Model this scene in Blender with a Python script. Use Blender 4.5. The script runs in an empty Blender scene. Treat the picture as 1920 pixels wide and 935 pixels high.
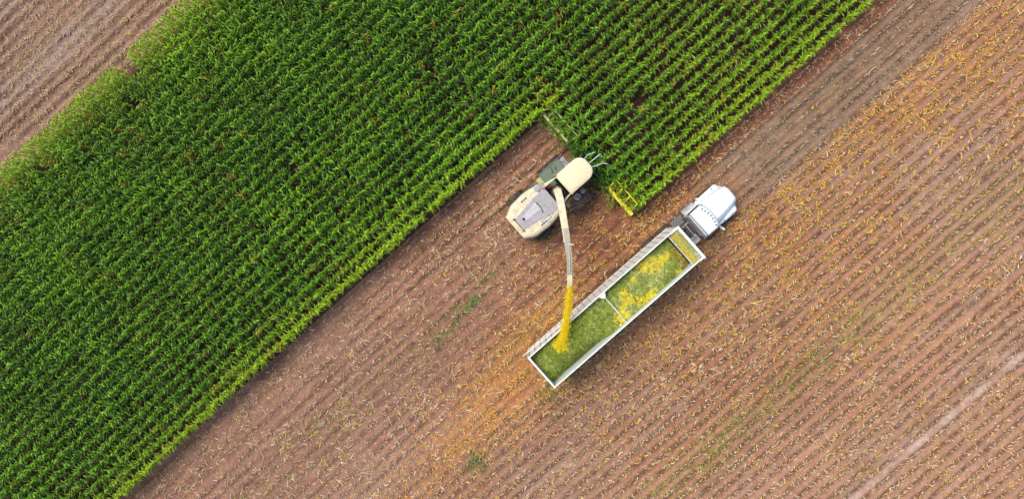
import bpy, bmesh, math, random
import numpy as np
from mathutils import Matrix, Vector, Quaternion
rng = np.random.default_rng(7); random.seed(7)
S = bpy.context.scene; COL = S.collection
R = math.radians
# ------------------------------------------------------------------ camera
H = 48.0; FPX = 1300.0
TH = R(41.5); CT, ST = math.cos(TH), math.sin(TH)
cam = bpy.data.cameras.new('camera'); camo = bpy.data.objects.new('camera', cam); COL.objects.link(camo)
cam.sensor_width = 36; cam.lens = 36*FPX/1920; cam.clip_end = 3000; cam.clip_start = .5
camo.location = (0, 0, H)
camo.rotation_mode = 'QUATERNION'
camo.rotation_quaternion = Quaternion(Vector((0,0,-1)).cross(Vector((-.752,-.659,0))).normalized(), R(2))
S.camera = camo
# ------------------------------------------------------------------ world and sun
SUN_EL, SUN_AZ = R(60), R(150)          # azimuth: counter-clockwise from +X (picture right): light comes from the picture's left
w = bpy.data.worlds.new('World'); S.world = w; w.use_nodes = True
nt = w.node_tree; bg = nt.nodes['Background']
sky = nt.nodes.new('ShaderNodeTexSky'); sky.sky_type = 'NISHITA'; sky.sun_disc = False
sky.sun_elevation = SUN_EL; sky.sun_rotation = R(90)-SUN_AZ; sky.dust_density = 2.5; sky.air_density = 1.0
nt.links.new(sky.outputs[0], bg.inputs[0]); bg.inputs[1].default_value = .135
sun = bpy.data.lights.new('sun', 'SUN'); sun.energy = 1.9; sun.angle = R(30); sun.color = (1, .90, .74)
suno = bpy.data.objects.new('sun', sun); COL.objects.link(suno)
sd = Vector((math.cos(SUN_AZ)*math.cos(SUN_EL), math.sin(SUN_AZ)*math.cos(SUN_EL), math.sin(SUN_EL)))
suno.rotation_euler = sd.to_track_quat('Z', 'Y').to_euler(); suno.location = sd*60
S.view_settings.view_transform = 'Standard'; S.view_settings.look = 'None'; S.view_settings.gamma = 1
S.view_settings.exposure = .65
S.render.engine = 'CYCLES'
# ------------------------------------------------------------------ helpers
def U2W(u, v):                       # field frame: u along the rows (up-right), v across them (down-right)
    return u*CT + v*ST, u*ST - v*CT
def sm(x, a, b):
    t = np.clip((x-a)/(b-a), 0, 1); return t*t*(3-2*t)
def curve(u, v):                     # the rows bend a little towards their lower-left end
    return .45*sm(-u, 12, 38)*np.clip((v+27)/20, 0, 1)*np.clip((18-v)/12, 0, 1)
_lat = rng.random((256, 256))
def vnoise(x, y, s=1.0, o=0):
    x = np.asarray(x)/s + 37.3*o + 500; y = np.asarray(y)/s + 91.7*o + 500
    xi = np.floor(x).astype(int); yi = np.floor(y).astype(int); fx = x-xi; fy = y-yi
    fx = fx*fx*(3-2*fx); fy = fy*fy*(3-2*fy)
    g = lambda a, b: _lat[a % 256, b % 256]
    return (g(xi, yi)*(1-fx)+g(xi+1, yi)*fx)*(1-fy)+(g(xi, yi+1)*(1-fx)+g(xi+1, yi+1)*fx)*fy
def fbm(x, y, s, o=0, n=4):
    t = 0; a = .5; k = 0
    for i in range(n):
        t = t + a*vnoise(x, y, s/2**i, o+i*3); k += a; a *= .55
    return t/k
def mesh_np(name, V, Fq, mat, col=None, smooth=False):
    V = np.asarray(V, np.float32).reshape(-1, 3); Fq = np.asarray(Fq, np.int32)
    n = Fq.shape[1]; me = bpy.data.meshes.new(name)
    me.vertices.add(len(V)); me.vertices.foreach_set('co', V.ravel())
    me.loops.add(Fq.size); me.loops.foreach_set('vertex_index', Fq.ravel())
    me.polygons.add(len(Fq)); me.polygons.foreach_set('loop_start', np.arange(0, Fq.size, n, dtype=np.int32))
    me.polygons.foreach_set('loop_total', np.full(len(Fq), n, np.int32))
    me.polygons.foreach_set('use_smooth', np.full(len(Fq), smooth, bool))
    if col is not None:
        a = me.color_attributes.new('Col', 'FLOAT_COLOR', 'POINT')
        c = np.ones((len(V), 4), np.float32); c[:, :3] = col; a.data.foreach_set('color', c.ravel())
    me.update(); me.validate(); me.materials.append(mat)
    return me
def link(name, me, parent=None):
    o = bpy.data.objects.new(name, me); COL.objects.link(o)
    if parent: o.parent = parent
    return o
def tag(o, label=None, cat=None, group=None, kind=None):
    for k, x in (('label', label), ('category', cat), ('group', group), ('kind', kind)):
        if x: o[k] = x
    return o
def thing(name, u, v, label, cat, group=None):
    o = bpy.data.objects.new(name, None); COL.objects.link(o)
    x, y = U2W(u, v); o.location = (x, y, 0); o.rotation_euler = (0, 0, TH); o.empty_display_size = .5
    return tag(o, label, cat, group)
def mat(name, col, rough=.5, metal=0, spec=.5, dirt=None, dscale=3, damt=.5, bump=0, bscale=30, coat=0, coords='Object'):
    m = bpy.data.materials.new(name); m.use_nodes = True; n = m.node_tree.nodes; l = m.node_tree.links
    b = n['Principled BSDF']; b.inputs['Roughness'].default_value = rough; b.inputs['Metallic'].default_value = metal
    b.inputs['Specular IOR Level'].default_value = spec; b.inputs['Coat Weight'].default_value = coat
    tc = n.new('ShaderNodeTexCoord')
    if dirt is not None:
        ns = n.new('ShaderNodeTexNoise'); ns.inputs['Scale'].default_value = dscale; ns.inputs['Detail'].default_value = 8
        ns.inputs['Roughness'].default_value = .7
        l.new(tc.outputs[coords], ns.inputs['Vector'])
        rp = n.new('ShaderNodeValToRGB'); e = rp.color_ramp.elements
        e[0].position = .42; e[0].color = (*col, 1); e[1].position = .75; e[1].color = (*[c*(1-damt)+d*damt for c, d in zip(col, dirt)], 1)
        l.new(ns.outputs['Fac'], rp.inputs[0]); l.new(rp.outputs[0], b.inputs['Base Color'])
        mr = n.new('ShaderNodeMapRange'); mr.inputs['To Min'].default_value = rough; mr.inputs['To Max'].default_value = min(1, rough+.3)
        l.new(ns.outputs['Fac'], mr.inputs[0]); l.new(mr.outputs[0], b.inputs['Roughness'])
    else: b.inputs['Base Color'].default_value = (*col, 1)
    if bump:
        n2 = n.new('ShaderNodeTexNoise'); n2.inputs['Scale'].default_value = bscale; n2.inputs['Detail'].default_value = 5
        l.new(tc.outputs[coords], n2.inputs['Vector'])
        bp = n.new('ShaderNodeBump'); bp.inputs['Strength'].default_value = bump; bp.inputs['Distance'].default_value = .03
        l.new(n2.outputs['Fac'], bp.inputs['Height']); l.new(bp.outputs[0], b.inputs['Normal'])
    return m
def attr_mat(name, rough=.8, spec=.3, transl=0, nscale=0, namt=.3, bump=0, hue=False):
    m = bpy.data.materials.new(name); m.use_nodes = True; n = m.node_tree.nodes; l = m.node_tree.links
    b = n['Principled BSDF']; b.inputs['Roughness'].default_value = rough; b.inputs['Specular IOR Level'].default_value = spec
    at = n.new('ShaderNodeAttribute'); at.attribute_name = 'Col'; c = at.outputs['Color']
    if nscale:
        tc = n.new('ShaderNodeTexCoord'); last = None
        for sc, am in ((nscale, namt), (nscale*6, namt*.8)):
            ns = n.new('ShaderNodeTexNoise'); ns.inputs['Scale'].default_value = sc; ns.inputs['Detail'].default_value = 6
            l.new(tc.outputs['Object'], ns.inputs['Vector'])
            mr = n.new('ShaderNodeMapRange'); mr.inputs['From Min'].default_value = .25; mr.inputs['From Max'].default_value = .75
            mr.inputs['To Min'].default_value = 1-am; mr.inputs['To Max'].default_value = 1+am
            l.new(ns.outputs['Fac'], mr.inputs[0])
            mx = n.new('ShaderNodeVectorMath'); mx.operation = 'SCALE'; l.new(c, mx.inputs[0]); l.new(mr.outputs[0], mx.inputs['Scale']); c = mx.outputs[0]
            last = ns
        if bump:
            bp = n.new('ShaderNodeBump'); bp.inputs['Strength'].default_value = bump; bp.inputs['Distance'].default_value = .05
            l.new(last.outputs['Fac'], bp.inputs['Height']); l.new(bp.outputs[0], b.inputs['Normal'])
    l.new(c, b.inputs['Base Color'])
    if transl:
        tr = n.new('ShaderNodeBsdfTranslucent'); l.new(c, tr.inputs[0]); mx = n.new('ShaderNodeMixShader'); mx.inputs[0].default_value = transl
        l.new(b.outputs[0], mx.inputs[1]); l.new(tr.outputs[0], mx.inputs[2]); l.new(mx.outputs[0], n['Material Output'].inputs[0])
    return m
class MB:                              # collects shapes into one mesh
    def __init__(s): s.bm = bmesh.new()
    def box(s, x0, x1, y0, y1, z0, z1, rot=None, c=None):
        vs = [(x, y, z) for x in (x0, x1) for y in (y0, y1) for z in (z0, z1)]
        return s._b(vs)
    def _b(s, vs):
        v = [s.bm.verts.new(p) for p in vs]
        for f in ((0,1,3,2), (4,6,7,5), (0,4,5,1), (2,3,7,6), (0,2,6,4), (1,5,7,3)): s.bm.faces.new([v[i] for i in f])
        return s
    def prism(s, pts, z0, z1, top=None, zt=None):     # outline in xy, optional smaller top outline
        top = top or pts; n = len(pts)
        f0 = (lambda p: z0) if not callable(z0) else z0; f1 = (lambda p: z1) if not callable(z1) else z1
        a = [s.bm.verts.new((*p, f0(p))) for p in pts]; b = [s.bm.verts.new((*p, f1(p))) for p in top]
        s.bm.faces.new(a[::-1]); s.bm.faces.new(b)
        for i in range(n): s.bm.faces.new((a[i], a[(i+1) % n], b[(i+1) % n], b[i]))
        return s
    def loft(s, rings, cap=True):
        vv = [[s.bm.verts.new(p) for p in r] for r in rings]; n = len(vv[0])
        for a, b in zip(vv, vv[1:]):
            for i in range(n): s.bm.faces.new((a[i], a[(i+1) % n], b[(i+1) % n], b[i]))
        if cap: s.bm.faces.new(vv[0][::-1]); s.bm.faces.new(vv[-1])
        return s
    def tube(s, pts, r, n=8, sq=None):                # swept tube; sq=(w,h) gives a rectangular section
        pts = [Vector(p) for p in pts]; rings = []
        for i, p in enumerate(pts):
            d = (pts[min(i+1, len(pts)-1)]-pts[max(i-1, 0)]).normalized()
            up = Vector((0,0,1)) if abs(d.z) < .95 else Vector((1,0,0))
            a = d.cross(up).normalized(); b = a.cross(d).normalized()
            rr = r[i] if isinstance(r, (list, tuple)) else r
            if sq:
                ww, hh = sq[i] if isinstance(sq[0], (list, tuple)) else sq
                rings.append([p+a*x*ww/2+b*y*hh/2 for x, y in ((-1,-1), (1,-1), (1,1), (-1,1))])
            else: rings.append([p+a*rr*math.cos(2*math.pi*k/n)+b*rr*math.sin(2*math.pi*k/n) for k in range(n)])
        return s.loft(rings)
    def lathe_y(s, cx, cy, cz, prof, n=32):           # prof: (y offset, radius)
        rings = [[(cx+r*math.cos(2*math.pi*k/n), cy+y, cz+r*math.sin(2*math.pi*k/n)) for k in range(n)] for y, r in prof]
        return s.loft(rings)
    def lathe_z(s, cx, cy, prof, n=20):
        return s.loft([[(cx+r*math.cos(2*math.pi*k/n), cy+r*math.sin(2*math.pi*k/n), z) for k in range(n)] for z, r in prof])
    def build(s, name, m, parent=None, bevel=0, seg=2, smooth=False):
        bmesh.ops.recalc_face_normals(s.bm, faces=s.bm.faces)
        me = bpy.data.meshes.new(name); s.bm.to_mesh(me); s.bm.free(); me.materials.append(m)
        if smooth:
            for p in me.polygons: p.use_smooth = True
        o = link(name, me, parent)
        if bevel:
            b = o.modifiers.new('bevel', 'BEVEL'); b.width = bevel; b.segments = seg; b.limit_method = 'ANGLE'; b.angle_limit = R(35)
            if smooth: b.harden_normals = False
        return o
# ------------------------------------------------------------------ field zones (soil and litter colours, with some glow and shade painted in)
ROW = .75; V0 = 3.3                  # centre of the crop row nearest the truck; rows lie at V0 + k*ROW
HU = 6.75                            # the header has reached this far along the rows
NROW = 41                            # rows of crop from V0 to the far edge of the block
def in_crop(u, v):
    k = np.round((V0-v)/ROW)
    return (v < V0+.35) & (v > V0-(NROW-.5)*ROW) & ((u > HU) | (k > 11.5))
def lerp(c, d, t): return c + (np.asarray(d)-c)*t[..., None]
def soil(u, v):
    n1 = fbm(u, v, 9, 1); n2 = fbm(u*.35, v, 2.2, 2); n3 = fbm(u, v, 1.2, 3)
    c = np.zeros(u.shape+(3,)); c[:] = (.31, .175, .105)
    c = lerp(c, (.29, .195, .145), sm(n1+.3*(n2-.5), .52, .72)*.8)
    c = lerp(c, (.31, .15, .082), sm(fbm(u, v, 7, 8), .5, .72)*.6)
    gl = sm(-u, 4, 18)*(1-sm(v, 5, 12)*.7); c = lerp(c, (.265, .175, .135), gl*.75)
    # swath behind the header, redder close to the truck's side
    sw = sm(v, -6, -5)*(1-sm(v, 4, 6))*(1-sm(u, 6, 8)); c = lerp(c, (.235, .13, .088), sw*.6)
    red = np.exp(-((u-3.5)/6.5)**2-((v-3.6)/2.6)**2); c = lerp(c, (.19, .078, .048), red*.9)
    rz = np.exp(-((u-1)/10)**2-((v-8.5)/5)**2); c = lerp(c, (.25, .118, .068), rz*.75)
    edge_shade = sm(v, 3.4, 3.9)*(1-sm(v, 4.6, 5.3))*sm(u, 5, 8); c = lerp(c, (.20, .085, .06), edge_shade*.8)  # reddish strip beside the crop, its shadow painted into the soil colour
    # fresh wheel-packed greyish ground beside the crop, ahead of the truck
    gb = sm(v+.5*(n3-.5), 4.7, 5.4)*(1-sm(v+.8*(n3-.5), 8.2, 9.3))*sm(u, 10, 15); c = lerp(c, (.20, .145, .095), gb*.75)
    gt = (np.exp(-((v-5.3)/.35)**2)+np.exp(-((v-8.2)/.4)**2))*sm(u, 10, 16); c = lerp(c, (.24, .18, .145), np.clip(gt, 0, 1)*.55*sm(n3+.4*(n2-.5), .3, .6))
    glow = np.exp(-((u+7.6)/4.5)**2-((v-7.0)/2.2)**2)+.55*np.exp(-((u+14)/6)**2-((v-8)/2.2)**2); c = lerp(c, (.40, .19, .08), np.clip(glow, 0, 1)*.5*(.4+n3))  # warm glow round the trailer tail, painted into the soil colour
    yel = np.exp(-((u+4.5)/4.5)**2-((v-4.9)/.95)**2); c = lerp(c, (.36, .20, .05), np.clip(yel*1.1, 0, 1)*.6)
    # greenish band of regrowth and the pale dusty wheel track far right
    gr = np.exp(-((v-19.6+.9*(n3-.5))/1.3)**2)*sm(n2, .25, .6); c = lerp(c, (.27, .20, .09), gr*.4)
    wh = np.exp(-((v-28.4+.9*(n3-.5))/.6)**2)*sm(n3, .1, .6); c = lerp(c, (.46, .40, .36), wh*.95*(.45+.55*sm(fbm(u, v, .5, 7), .4, .6)))
    for vc, a in ((16.0, .4), (13.4, .3), (23.4, .4), (31.9, .35), (26.6, .35)):
        c = lerp(c, (.31, .24, .21), np.exp(-((v-vc)/.4)**2)*sm(n3, .2, .6)*a)
    # bare strip in the upper-left corner
    ul = 1-sm(v, -27.5, -26.8); c = lerp(c, (.235, .155, .11), ul*.8)
    ulg = (np.exp(-((v+31.5)/.8)**2)+.8*np.exp(-((v+37)/1.2)**2))*ul; c = lerp(c, (.28, .23, .20), np.clip(ulg, 0, 1)*.7)
    cr = in_crop(u, v)*1.0; c = lerp(c, (.075, .045, .03), cr)  # shade under the plants painted in as near-black soil
    ph = np.abs((v-V0-curve(u, v))/ROW-np.round((v-V0-curve(u, v))/ROW))*2          # old debris plus painted stubble-row shade darken the lines
    deb_shade = (1-sm(ph, .12, .75))*sm(fbm(u, v, .6, 9, 3)+.2*(v > 9)+.5*(fbm(u*.4, v, 3.5, 10)-.5), .32, .62)*(1-cr); c = lerp(c, (.105, .058, .036), deb_shade*.82*(1-.45*gl))
    lr = sm(v, 14, 24)*(1-sm(u, 22, 34)*.3); c = lerp(c, (.34, .215, .15), lr*.45*(1-deb_shade))
    c *= (1+.35*(n2-.5)+.35*(n3-.5))[..., None]
    c = c*np.array([1.03, .95, .96]); return np.clip(c, 0, 1)
def relief(u, v, vc):
    ph = (v-V0-curve(u, v))/ROW; d = np.abs(ph-np.round(ph))*2          # 0 on a row, 1 between rows
    rid = .10*(1-sm(d, .25, .85))*(.25+1.3*sm(fbm(u*.5, v, 4, 20), .3, .65))
    clod = (fbm(u, v, .45, 21, 3)-.5)*.07+(fbm(u, v, 3, 22)-.5)*.10
    z = rid+clod
    for vt in (-2.3, .55, 6.15, 8.05, 13.4, 15.7, 23.6, 28.1, 31.9, -31.5, -29.4):                  # wheel tracks press the ridges down
        wdt = np.exp(-((v-vt)/.32)**4); lug = .014*np.sign(np.sin((u*1.0+np.abs(v-vt)*1.4)*2*math.pi/.24))
        z = z*(1-.75*wdt)-.05*wdt+lug*wdt
    return z
# ------------------------------------------------------------------ ground: one sheet, fine where seen, out to the horizon
def axis(lo, hi, st):
    a = np.arange(lo, hi, st); far = np.array([3, 10, 30, 90, 260, 800.])
    return np.concatenate([lo-far[::-1], a, a[-1]+far])
ua = axis(-46, 46, .14); va = axis(-41, 41, .07)
UU, VV = np.meshgrid(ua, va, indexing='ij')
Z = relief(UU, VV, None); Z *= (np.abs(UU) < 46)*(np.abs(VV) < 41)
X, Y = U2W(UU, VV)
nu, nv = UU.shape; idx = np.arange(nu*nv).reshape(nu, nv)
Fq = np.stack([idx[:-1, :-1], idx[:-1, 1:], idx[1:, 1:], idx[1:, :-1]], -1).reshape(-1, 4)
soil_m = attr_mat('soil', .95, .15, nscale=3.5, namt=.22, bump=.5)
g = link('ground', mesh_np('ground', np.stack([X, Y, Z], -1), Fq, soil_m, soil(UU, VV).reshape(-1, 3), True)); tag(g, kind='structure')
def inview(x, y, mg):               # is a ground point within the photographed rectangle plus a margin
    return (np.abs(x+1.1) < 36.5+mg) & (np.abs(y+1) < 18.2+mg)
def gz(u, v): return relief(u, v, None)
# ------------------------------------------------------------------ maize plants
leaf_m = attr_mat('maize_leaf', .42, .5, transl=.22, nscale=0)
def maize_variant(seed):
    r = np.random.default_rng(seed); V = []; F = []; C = []; nV = 0
    hgt = r.uniform(2.05, 2.35); az0 = r.uniform(0, math.pi)
    def add(v, f, c):
        nonlocal nV
        V.append(v); F.append(f+nV); C.append(c); nV += len(v)
    # stalk: six-sided, tapered
    rings = []
    for z, rr in ((0, .018), (hgt*.6, .014), (hgt*.97, .007)):
        a = np.arange(5)*2*math.pi/5; rings.append(np.stack([rr*np.cos(a), rr*np.sin(a), np.full(5, z)], 1))
    f = [[k*5+i, k*5+(i+1) % 5, k*5+5+(i+1) % 5, k*5+5+i] for k in range(2) for i in range(5)]
    add(np.concatenate(rings), np.array(f), np.tile([.13, .20, .03], (15, 1)))
    nl = 12
    for i in range(nl):
        t = i/(nl-1)
        h = hgt*(.22+.74*t); az = az0+math.pi*(i % 2)+r.normal(0, .5)+.25*i
        L = (.47+.11*math.sin(math.pi*min(1, t*1.15)))*(1-.38*max(0, t-.6)/.4)*r.uniform(.75, 1.2)
        W = (.095-.015*t)*r.uniform(.85, 1.2)
        e0 = R(62+16*t+r.normal(0, 6)); bend = R(r.uniform(85, 150)*(1-.3*t)); ns = 5
        ts = np.linspace(0, 1, ns+1); el = e0-bend*ts**1.25
        dx = np.concatenate([[0], np.cumsum(np.cos((el[1:]+el[:-1])/2)*L/ns)]); dz = np.concatenate([[0], np.cumsum(np.sin((el[1:]+el[:-1])/2)*L/ns)])
        wd = W*np.array([.45, .85, 1, .92, .62, .06]); side = np.array([-math.sin(az), math.cos(az)])
        sway = r.normal(0, .07)*ts**2; tw = r.normal(0, .5)*ts
        mid = np.stack([dx*math.cos(az)+sway*side[0], dx*math.sin(az)+sway*side[1], h+dz], 1)
        s3 = np.array([side[0], side[1], 0]); up = np.stack([-np.sin(el)*math.cos(az), -np.sin(el)*math.sin(az), np.cos(el)], 1)
        lv = []
        for k in range(ns+1):
            sv = s3*math.cos(tw[k])+up[k]*math.sin(tw[k]); fold = up[k]*wd[k]*.28
            lv += [mid[k]-sv*wd[k]/2+fold, mid[k], mid[k]+sv*wd[k]/2+fold]
        lf = [[k*3+j, k*3+j+1, k*3+4+j, k*3+3+j] for k in range(ns) for j in range(2)]
        fresh = t**3*.85+r.uniform(0, .26)  # top leaves young and paler; shade deep in the crop painted as darker green
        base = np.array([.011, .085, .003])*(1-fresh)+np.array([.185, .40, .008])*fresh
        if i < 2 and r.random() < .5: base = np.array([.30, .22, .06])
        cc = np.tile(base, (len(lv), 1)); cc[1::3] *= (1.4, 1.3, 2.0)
        add(np.array(lv), np.array(lf), cc)
    return np.concatenate(V), np.concatenate(F), np.concatenate(C)
NVAR = 12
variants = [maize_variant(100+i) for i in range(NVAR)]
P = []
for k in range(NROW):
    v = V0-k*ROW; us = np.arange(-46, 48, .2); us = us+rng.normal(0, .04, len(us))
    vs = v+curve(us, np.full(len(us), v))+rng.normal(0, .04, len(us))
    lim = us > ((HU-.42 if k > 2 else HU-.22) if k < 11.5 else -99)
    if k == NROW-1: lim &= ~((us > -13.4) & (us < -12.2)) & (us < 60)
    if k == NROW-2: lim &= ~((us > -13.0) & (us < -12.4))
    lim &= rng.random(len(us)) > .03+.32*sm(vnoise(us, vs, .7, 31), .82, .97)+.10*sm(us, 2, 16)*sm(vs, -18, -3)
    x, y = U2W(us, vs); lim &= inview(x, y, 3.5)
    P.append(np.stack([us[lim], vs[lim], np.full(lim.sum(), k)], 1))
P = np.concatenate(P); nP = len(P)
px, py = U2W(P[:, 0], P[:, 1]); rad = np.hypot(px, py)
edge = np.maximum(np.exp(-(P[:, 2])/1.3)*(P[:, 0] > HU), np.exp(-(P[:, 2]-12)/1.1)*(P[:, 2] >= 12)*(P[:, 0] < HU+1))
edge = np.maximum(edge, 1.0*np.exp(-(NROW-1-P[:, 2])/1.2)); edge[(P[:, 0] > HU)&(P[:, 0] < 11)] *= .8
big = fbm(P[:, 0], P[:, 1], 8, 40); med = fbm(P[:, 0], P[:, 1], 1.6, 41)
sc = 1.0+.22*(med-.5)+rng.normal(0, .06, nP); sc *= 1.0; rot = rng.random(nP)*2*math.pi; var = rng.integers(0, NVAR, nP)
open_ = sm(P[:, 0], 4, 16)*sm(P[:, 1], -16, -3)          # thinner, yellower crop towards the upper right
sc *= 1-.10*open_
yel = np.clip(edge*1.1+.32*open_+.45*(big-.5)+.4*sm(med, .66, .85)+rng.normal(0, .1, nP), 0, 1)
brt = .84+.22*edge+.5*(med-.5)+.35*(big-.5)+rng.normal(0, .12, nP)
pz = gz(P[:, 0], P[:, 1])-.03
order = np.argsort(rad)
near_side = [i for i in order if P[i, 2] >= 11.5 and P[i, 0] < HU][:190]
near_front = [i for i in order if P[i, 0] > HU and P[i, 2] < 11.5][:110]
single = set(near_side)|set(near_front)
VV_, FF_, CC_ = [], [], []; base = 0
for j in range(NVAR):
    v, f, c = variants[j]
    sel = np.array([i for i in np.where(var == j)[0] if i not in single])
    cr, sr = np.cos(rot[sel])[:, None], np.sin(rot[sel])[:, None]
    x = (v[None, :, 0]*cr-v[None, :, 1]*sr)*sc[sel][:, None]+px[sel][:, None]
    y = (v[None, :, 0]*sr+v[None, :, 1]*cr)*sc[sel][:, None]+py[sel][:, None]
    z = v[None, :, 2]*sc[sel][:, None]+pz[sel][:, None]
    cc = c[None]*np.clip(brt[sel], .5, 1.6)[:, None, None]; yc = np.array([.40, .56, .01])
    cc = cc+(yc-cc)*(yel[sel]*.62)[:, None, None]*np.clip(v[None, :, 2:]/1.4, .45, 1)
    ora = (rng.random(len(sel)) < .035*(.3+yel[sel]*2)); cc[ora] = cc[ora]*.4+np.array([.42, .26, .03])*.6
    VV_.append(np.stack([x, y, z], -1).reshape(-1, 3)); CC_.append(cc.reshape(-1, 3))
    FF_.append((f[None]+(np.arange(len(sel))*len(v))[:, None, None]+base).reshape(-1, 4)); base += len(sel)*len(v)
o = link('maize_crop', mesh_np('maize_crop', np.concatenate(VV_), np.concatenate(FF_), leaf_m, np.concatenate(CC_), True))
tag(o, 'tall green maize crop standing in dense parallel rows across the upper left field', 'crop', kind='stuff')
protos = {}
for grp, ids, lab in (('maize plants lining the cut swath', near_side, 'green maize plant in the standing rows along the cut swath, left of the harvester'),
                      ('maize plants just ahead of the header', near_front, 'green maize plant in the uncut rows just ahead of the harvester header')):
    for i in ids:
        q = min(3, int(yel[i]*4)); key = (int(var[i]), q)
        if key not in protos:
            v, f, c = variants[key[0]]; cc = c+(np.array([.40, .56, .01])-c)*((q+.4)/4*.62)*np.clip(v[:, 2:]/1.6, .3, 1)
            protos[key] = mesh_np('maize_plant', v, f, leaf_m, cc*(.9+.03*key[0]), True)
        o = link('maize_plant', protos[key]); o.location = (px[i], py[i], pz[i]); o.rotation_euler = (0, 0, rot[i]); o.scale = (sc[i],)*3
        tag(o, lab, 'maize plant', grp)
# ------------------------------------------------------------------ litter, stubble, weeds
def strips(u, v, L, W, ang, curl, col, z0, name, m, ns=3, lift=.03):
    n = len(u); t = np.linspace(0, 1, ns+1)
    a = ang[:, None]+curl[:, None]*(t[None]-.5)
    st = L[:, None]/ns
    dx = np.concatenate([np.zeros((n, 1)), np.cumsum(np.cos(a[:, :-1])*st, 1)], 1); dy = np.concatenate([np.zeros((n, 1)), np.cumsum(np.sin(a[:, :-1])*st, 1)], 1)
    uu = u[:, None]+dx-dx.mean(1, keepdims=True); vv = v[:, None]+dy-dy.mean(1, keepdims=True)
    wd = W[:, None]*np.array([.5, 1, .9, .25] if ns == 3 else [.5, 1, 1, .8, .2])[None, :ns+1]/2
    zc = z0[:, None]+lift*rng.random((n, ns+1))+.012; tilt = rng.normal(0, .5, n)[:, None]
    A = np.stack([uu-np.sin(a)*wd, vv+np.cos(a)*wd, zc+wd*tilt], -1); B = np.stack([uu+np.sin(a)*wd, vv-np.cos(a)*wd, zc-wd*tilt], -1)
    VV = np.stack([A, B], 2).reshape(n, -1, 3); x, y = U2W(VV[..., 0], VV[..., 1])
    f = np.array([[2*k, 2*k+1, 2*k+3, 2*k+2] for k in range(ns)])
    F = (f[None]+(np.arange(n)*2*(ns+1))[:, None, None]).reshape(-1, 4)
    return link(name, mesh_np(name, np.stack([x, y, VV[..., 2]], -1), F, m, np.repeat(col, 2*(ns+1), 0), True))
litter_m = attr_mat('dry_leaf', .65, .35, transl=.1)
def cand(n):
    u = rng.uniform(-46, 46, n); v = rng.uniform(-40, 40, n); x, y = U2W(u, v)
    k = inview(x, y, 3)&~in_crop(u, v+np.where(v > 0, -.3, 0)); return u[k], v[k]
u, v = cand(520000)
cl = fbm(u, v, 1.0, 50, 3); cl2 = fbm(u*.5, v, 4, 51, 3); row = np.abs((v-V0-curve(u, v))/ROW-np.round((v-V0-curve(u, v))/ROW))*2
D = .55+1.0*sm(cl, .46, .78)*(.4+sm(cl2, .35, .65))
D *= 1.5-1.25*sm(row, .35, .85)*(.45+.5*(v > 9))
D *= 1-.35*((v < 4)&(v > -27)); D *= 1-.6*((v < -4.7) & (v > -7)&(u < HU))
D *= 1+.55*((v > 8.6)&(u > -6))
glow = np.exp(-((u+8)/5)**2-((v-7)/2.4)**2)+.6*np.exp(-((u+15)/6)**2-((v-8)/2.4)**2); D += .3*glow
right = sm(v, 8.6, 10)*sm(u, 2, 14); D *= 1-.22*right
D *= 1-.75*(np.exp(-((v-28.4)/.3)**2))
gbz = ((v > 4.8)&(v < 8.6)&(u > 10)); D[gbz] *= 1.1
keep = rng.random(len(u)) < np.clip(D*.5, 0, 1); u, v, cl2, glow, right = u[keep], v[keep], cl2[keep], glow[keep], right[keep]; n = len(u)
q = rng.random(n)
tan_ = np.array([.56, .40, .22]); pale = np.array([.72, .58, .40]); brn = np.array([.30, .17, .08]); yl = np.array([.70, .45, .05]); orr = np.array([.72, .30, .05]); grn = np.array([.30, .33, .05])
colr = np.where((q < .5)[:, None], tan_, np.where((q < .72)[:, None], pale, brn))
warm = np.clip(+.08+.36*right*(1-sm(v, 17, 26)*.6)+.6*glow+.45*np.exp(-((v-9)/5)**2)*sm(u, -10, 0)+.6*np.exp(-((u-4)/7)**2-((v-3)/2.5)**2)+.16*(v > 10)*fbm(u, v, 5, 60), 0, .92)
w1 = rng.random(n) < warm; colr[w1] = np.where((rng.random(w1.sum()) < .72)[:, None], yl*rng.uniform(.7, 1.1), orr)
o1 = (rng.random(n) < glow*.28); colr[o1] = orr  # the tail glow carried on as orange leaf colour
gy = rng.random(n) < np.clip(np.exp(-((v-19.6)/1.5)**2)*.55+np.exp(-((v-.8)/1.6)**2)*sm(-u, 2, 12)*.35, 0, 1); colr[gy] = grn*np.array([1.3, 1.1, 1])
ulm = v < -26; colr[ulm & (q < .8)] = tan_*.85
inbg = (v > 4.8)&(v < 8.6)&(u > 10); colr[inbg] = np.where((q[inbg] < .85)[:, None], np.array([.33, .28, .17]), colr[inbg])
colr = colr*rng.uniform(.6, 1.25, n)[:, None]
L = rng.gamma(3.2, .065, n)+.06; L = np.minimum(L, .7); L *= 1-.3*sm(v, 12, 22); W = rng.uniform(.022, .055, n); L[inbg] *= .6
ang = rng.normal(0, .9, n)+np.where(rng.random(n) < .4, R(55), R(-5)); cr_ = rng.normal(0, 1.3, n)
o = strips(u, v, L, W, ang, cr_, np.clip(colr, 0, .85), gz(u, v), 'leaf_litter', litter_m, 3, .07)
tag(o, 'tan and yellow dry maize leaves scattered over the harvested ground', 'leaf litter', kind='stuff')
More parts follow.
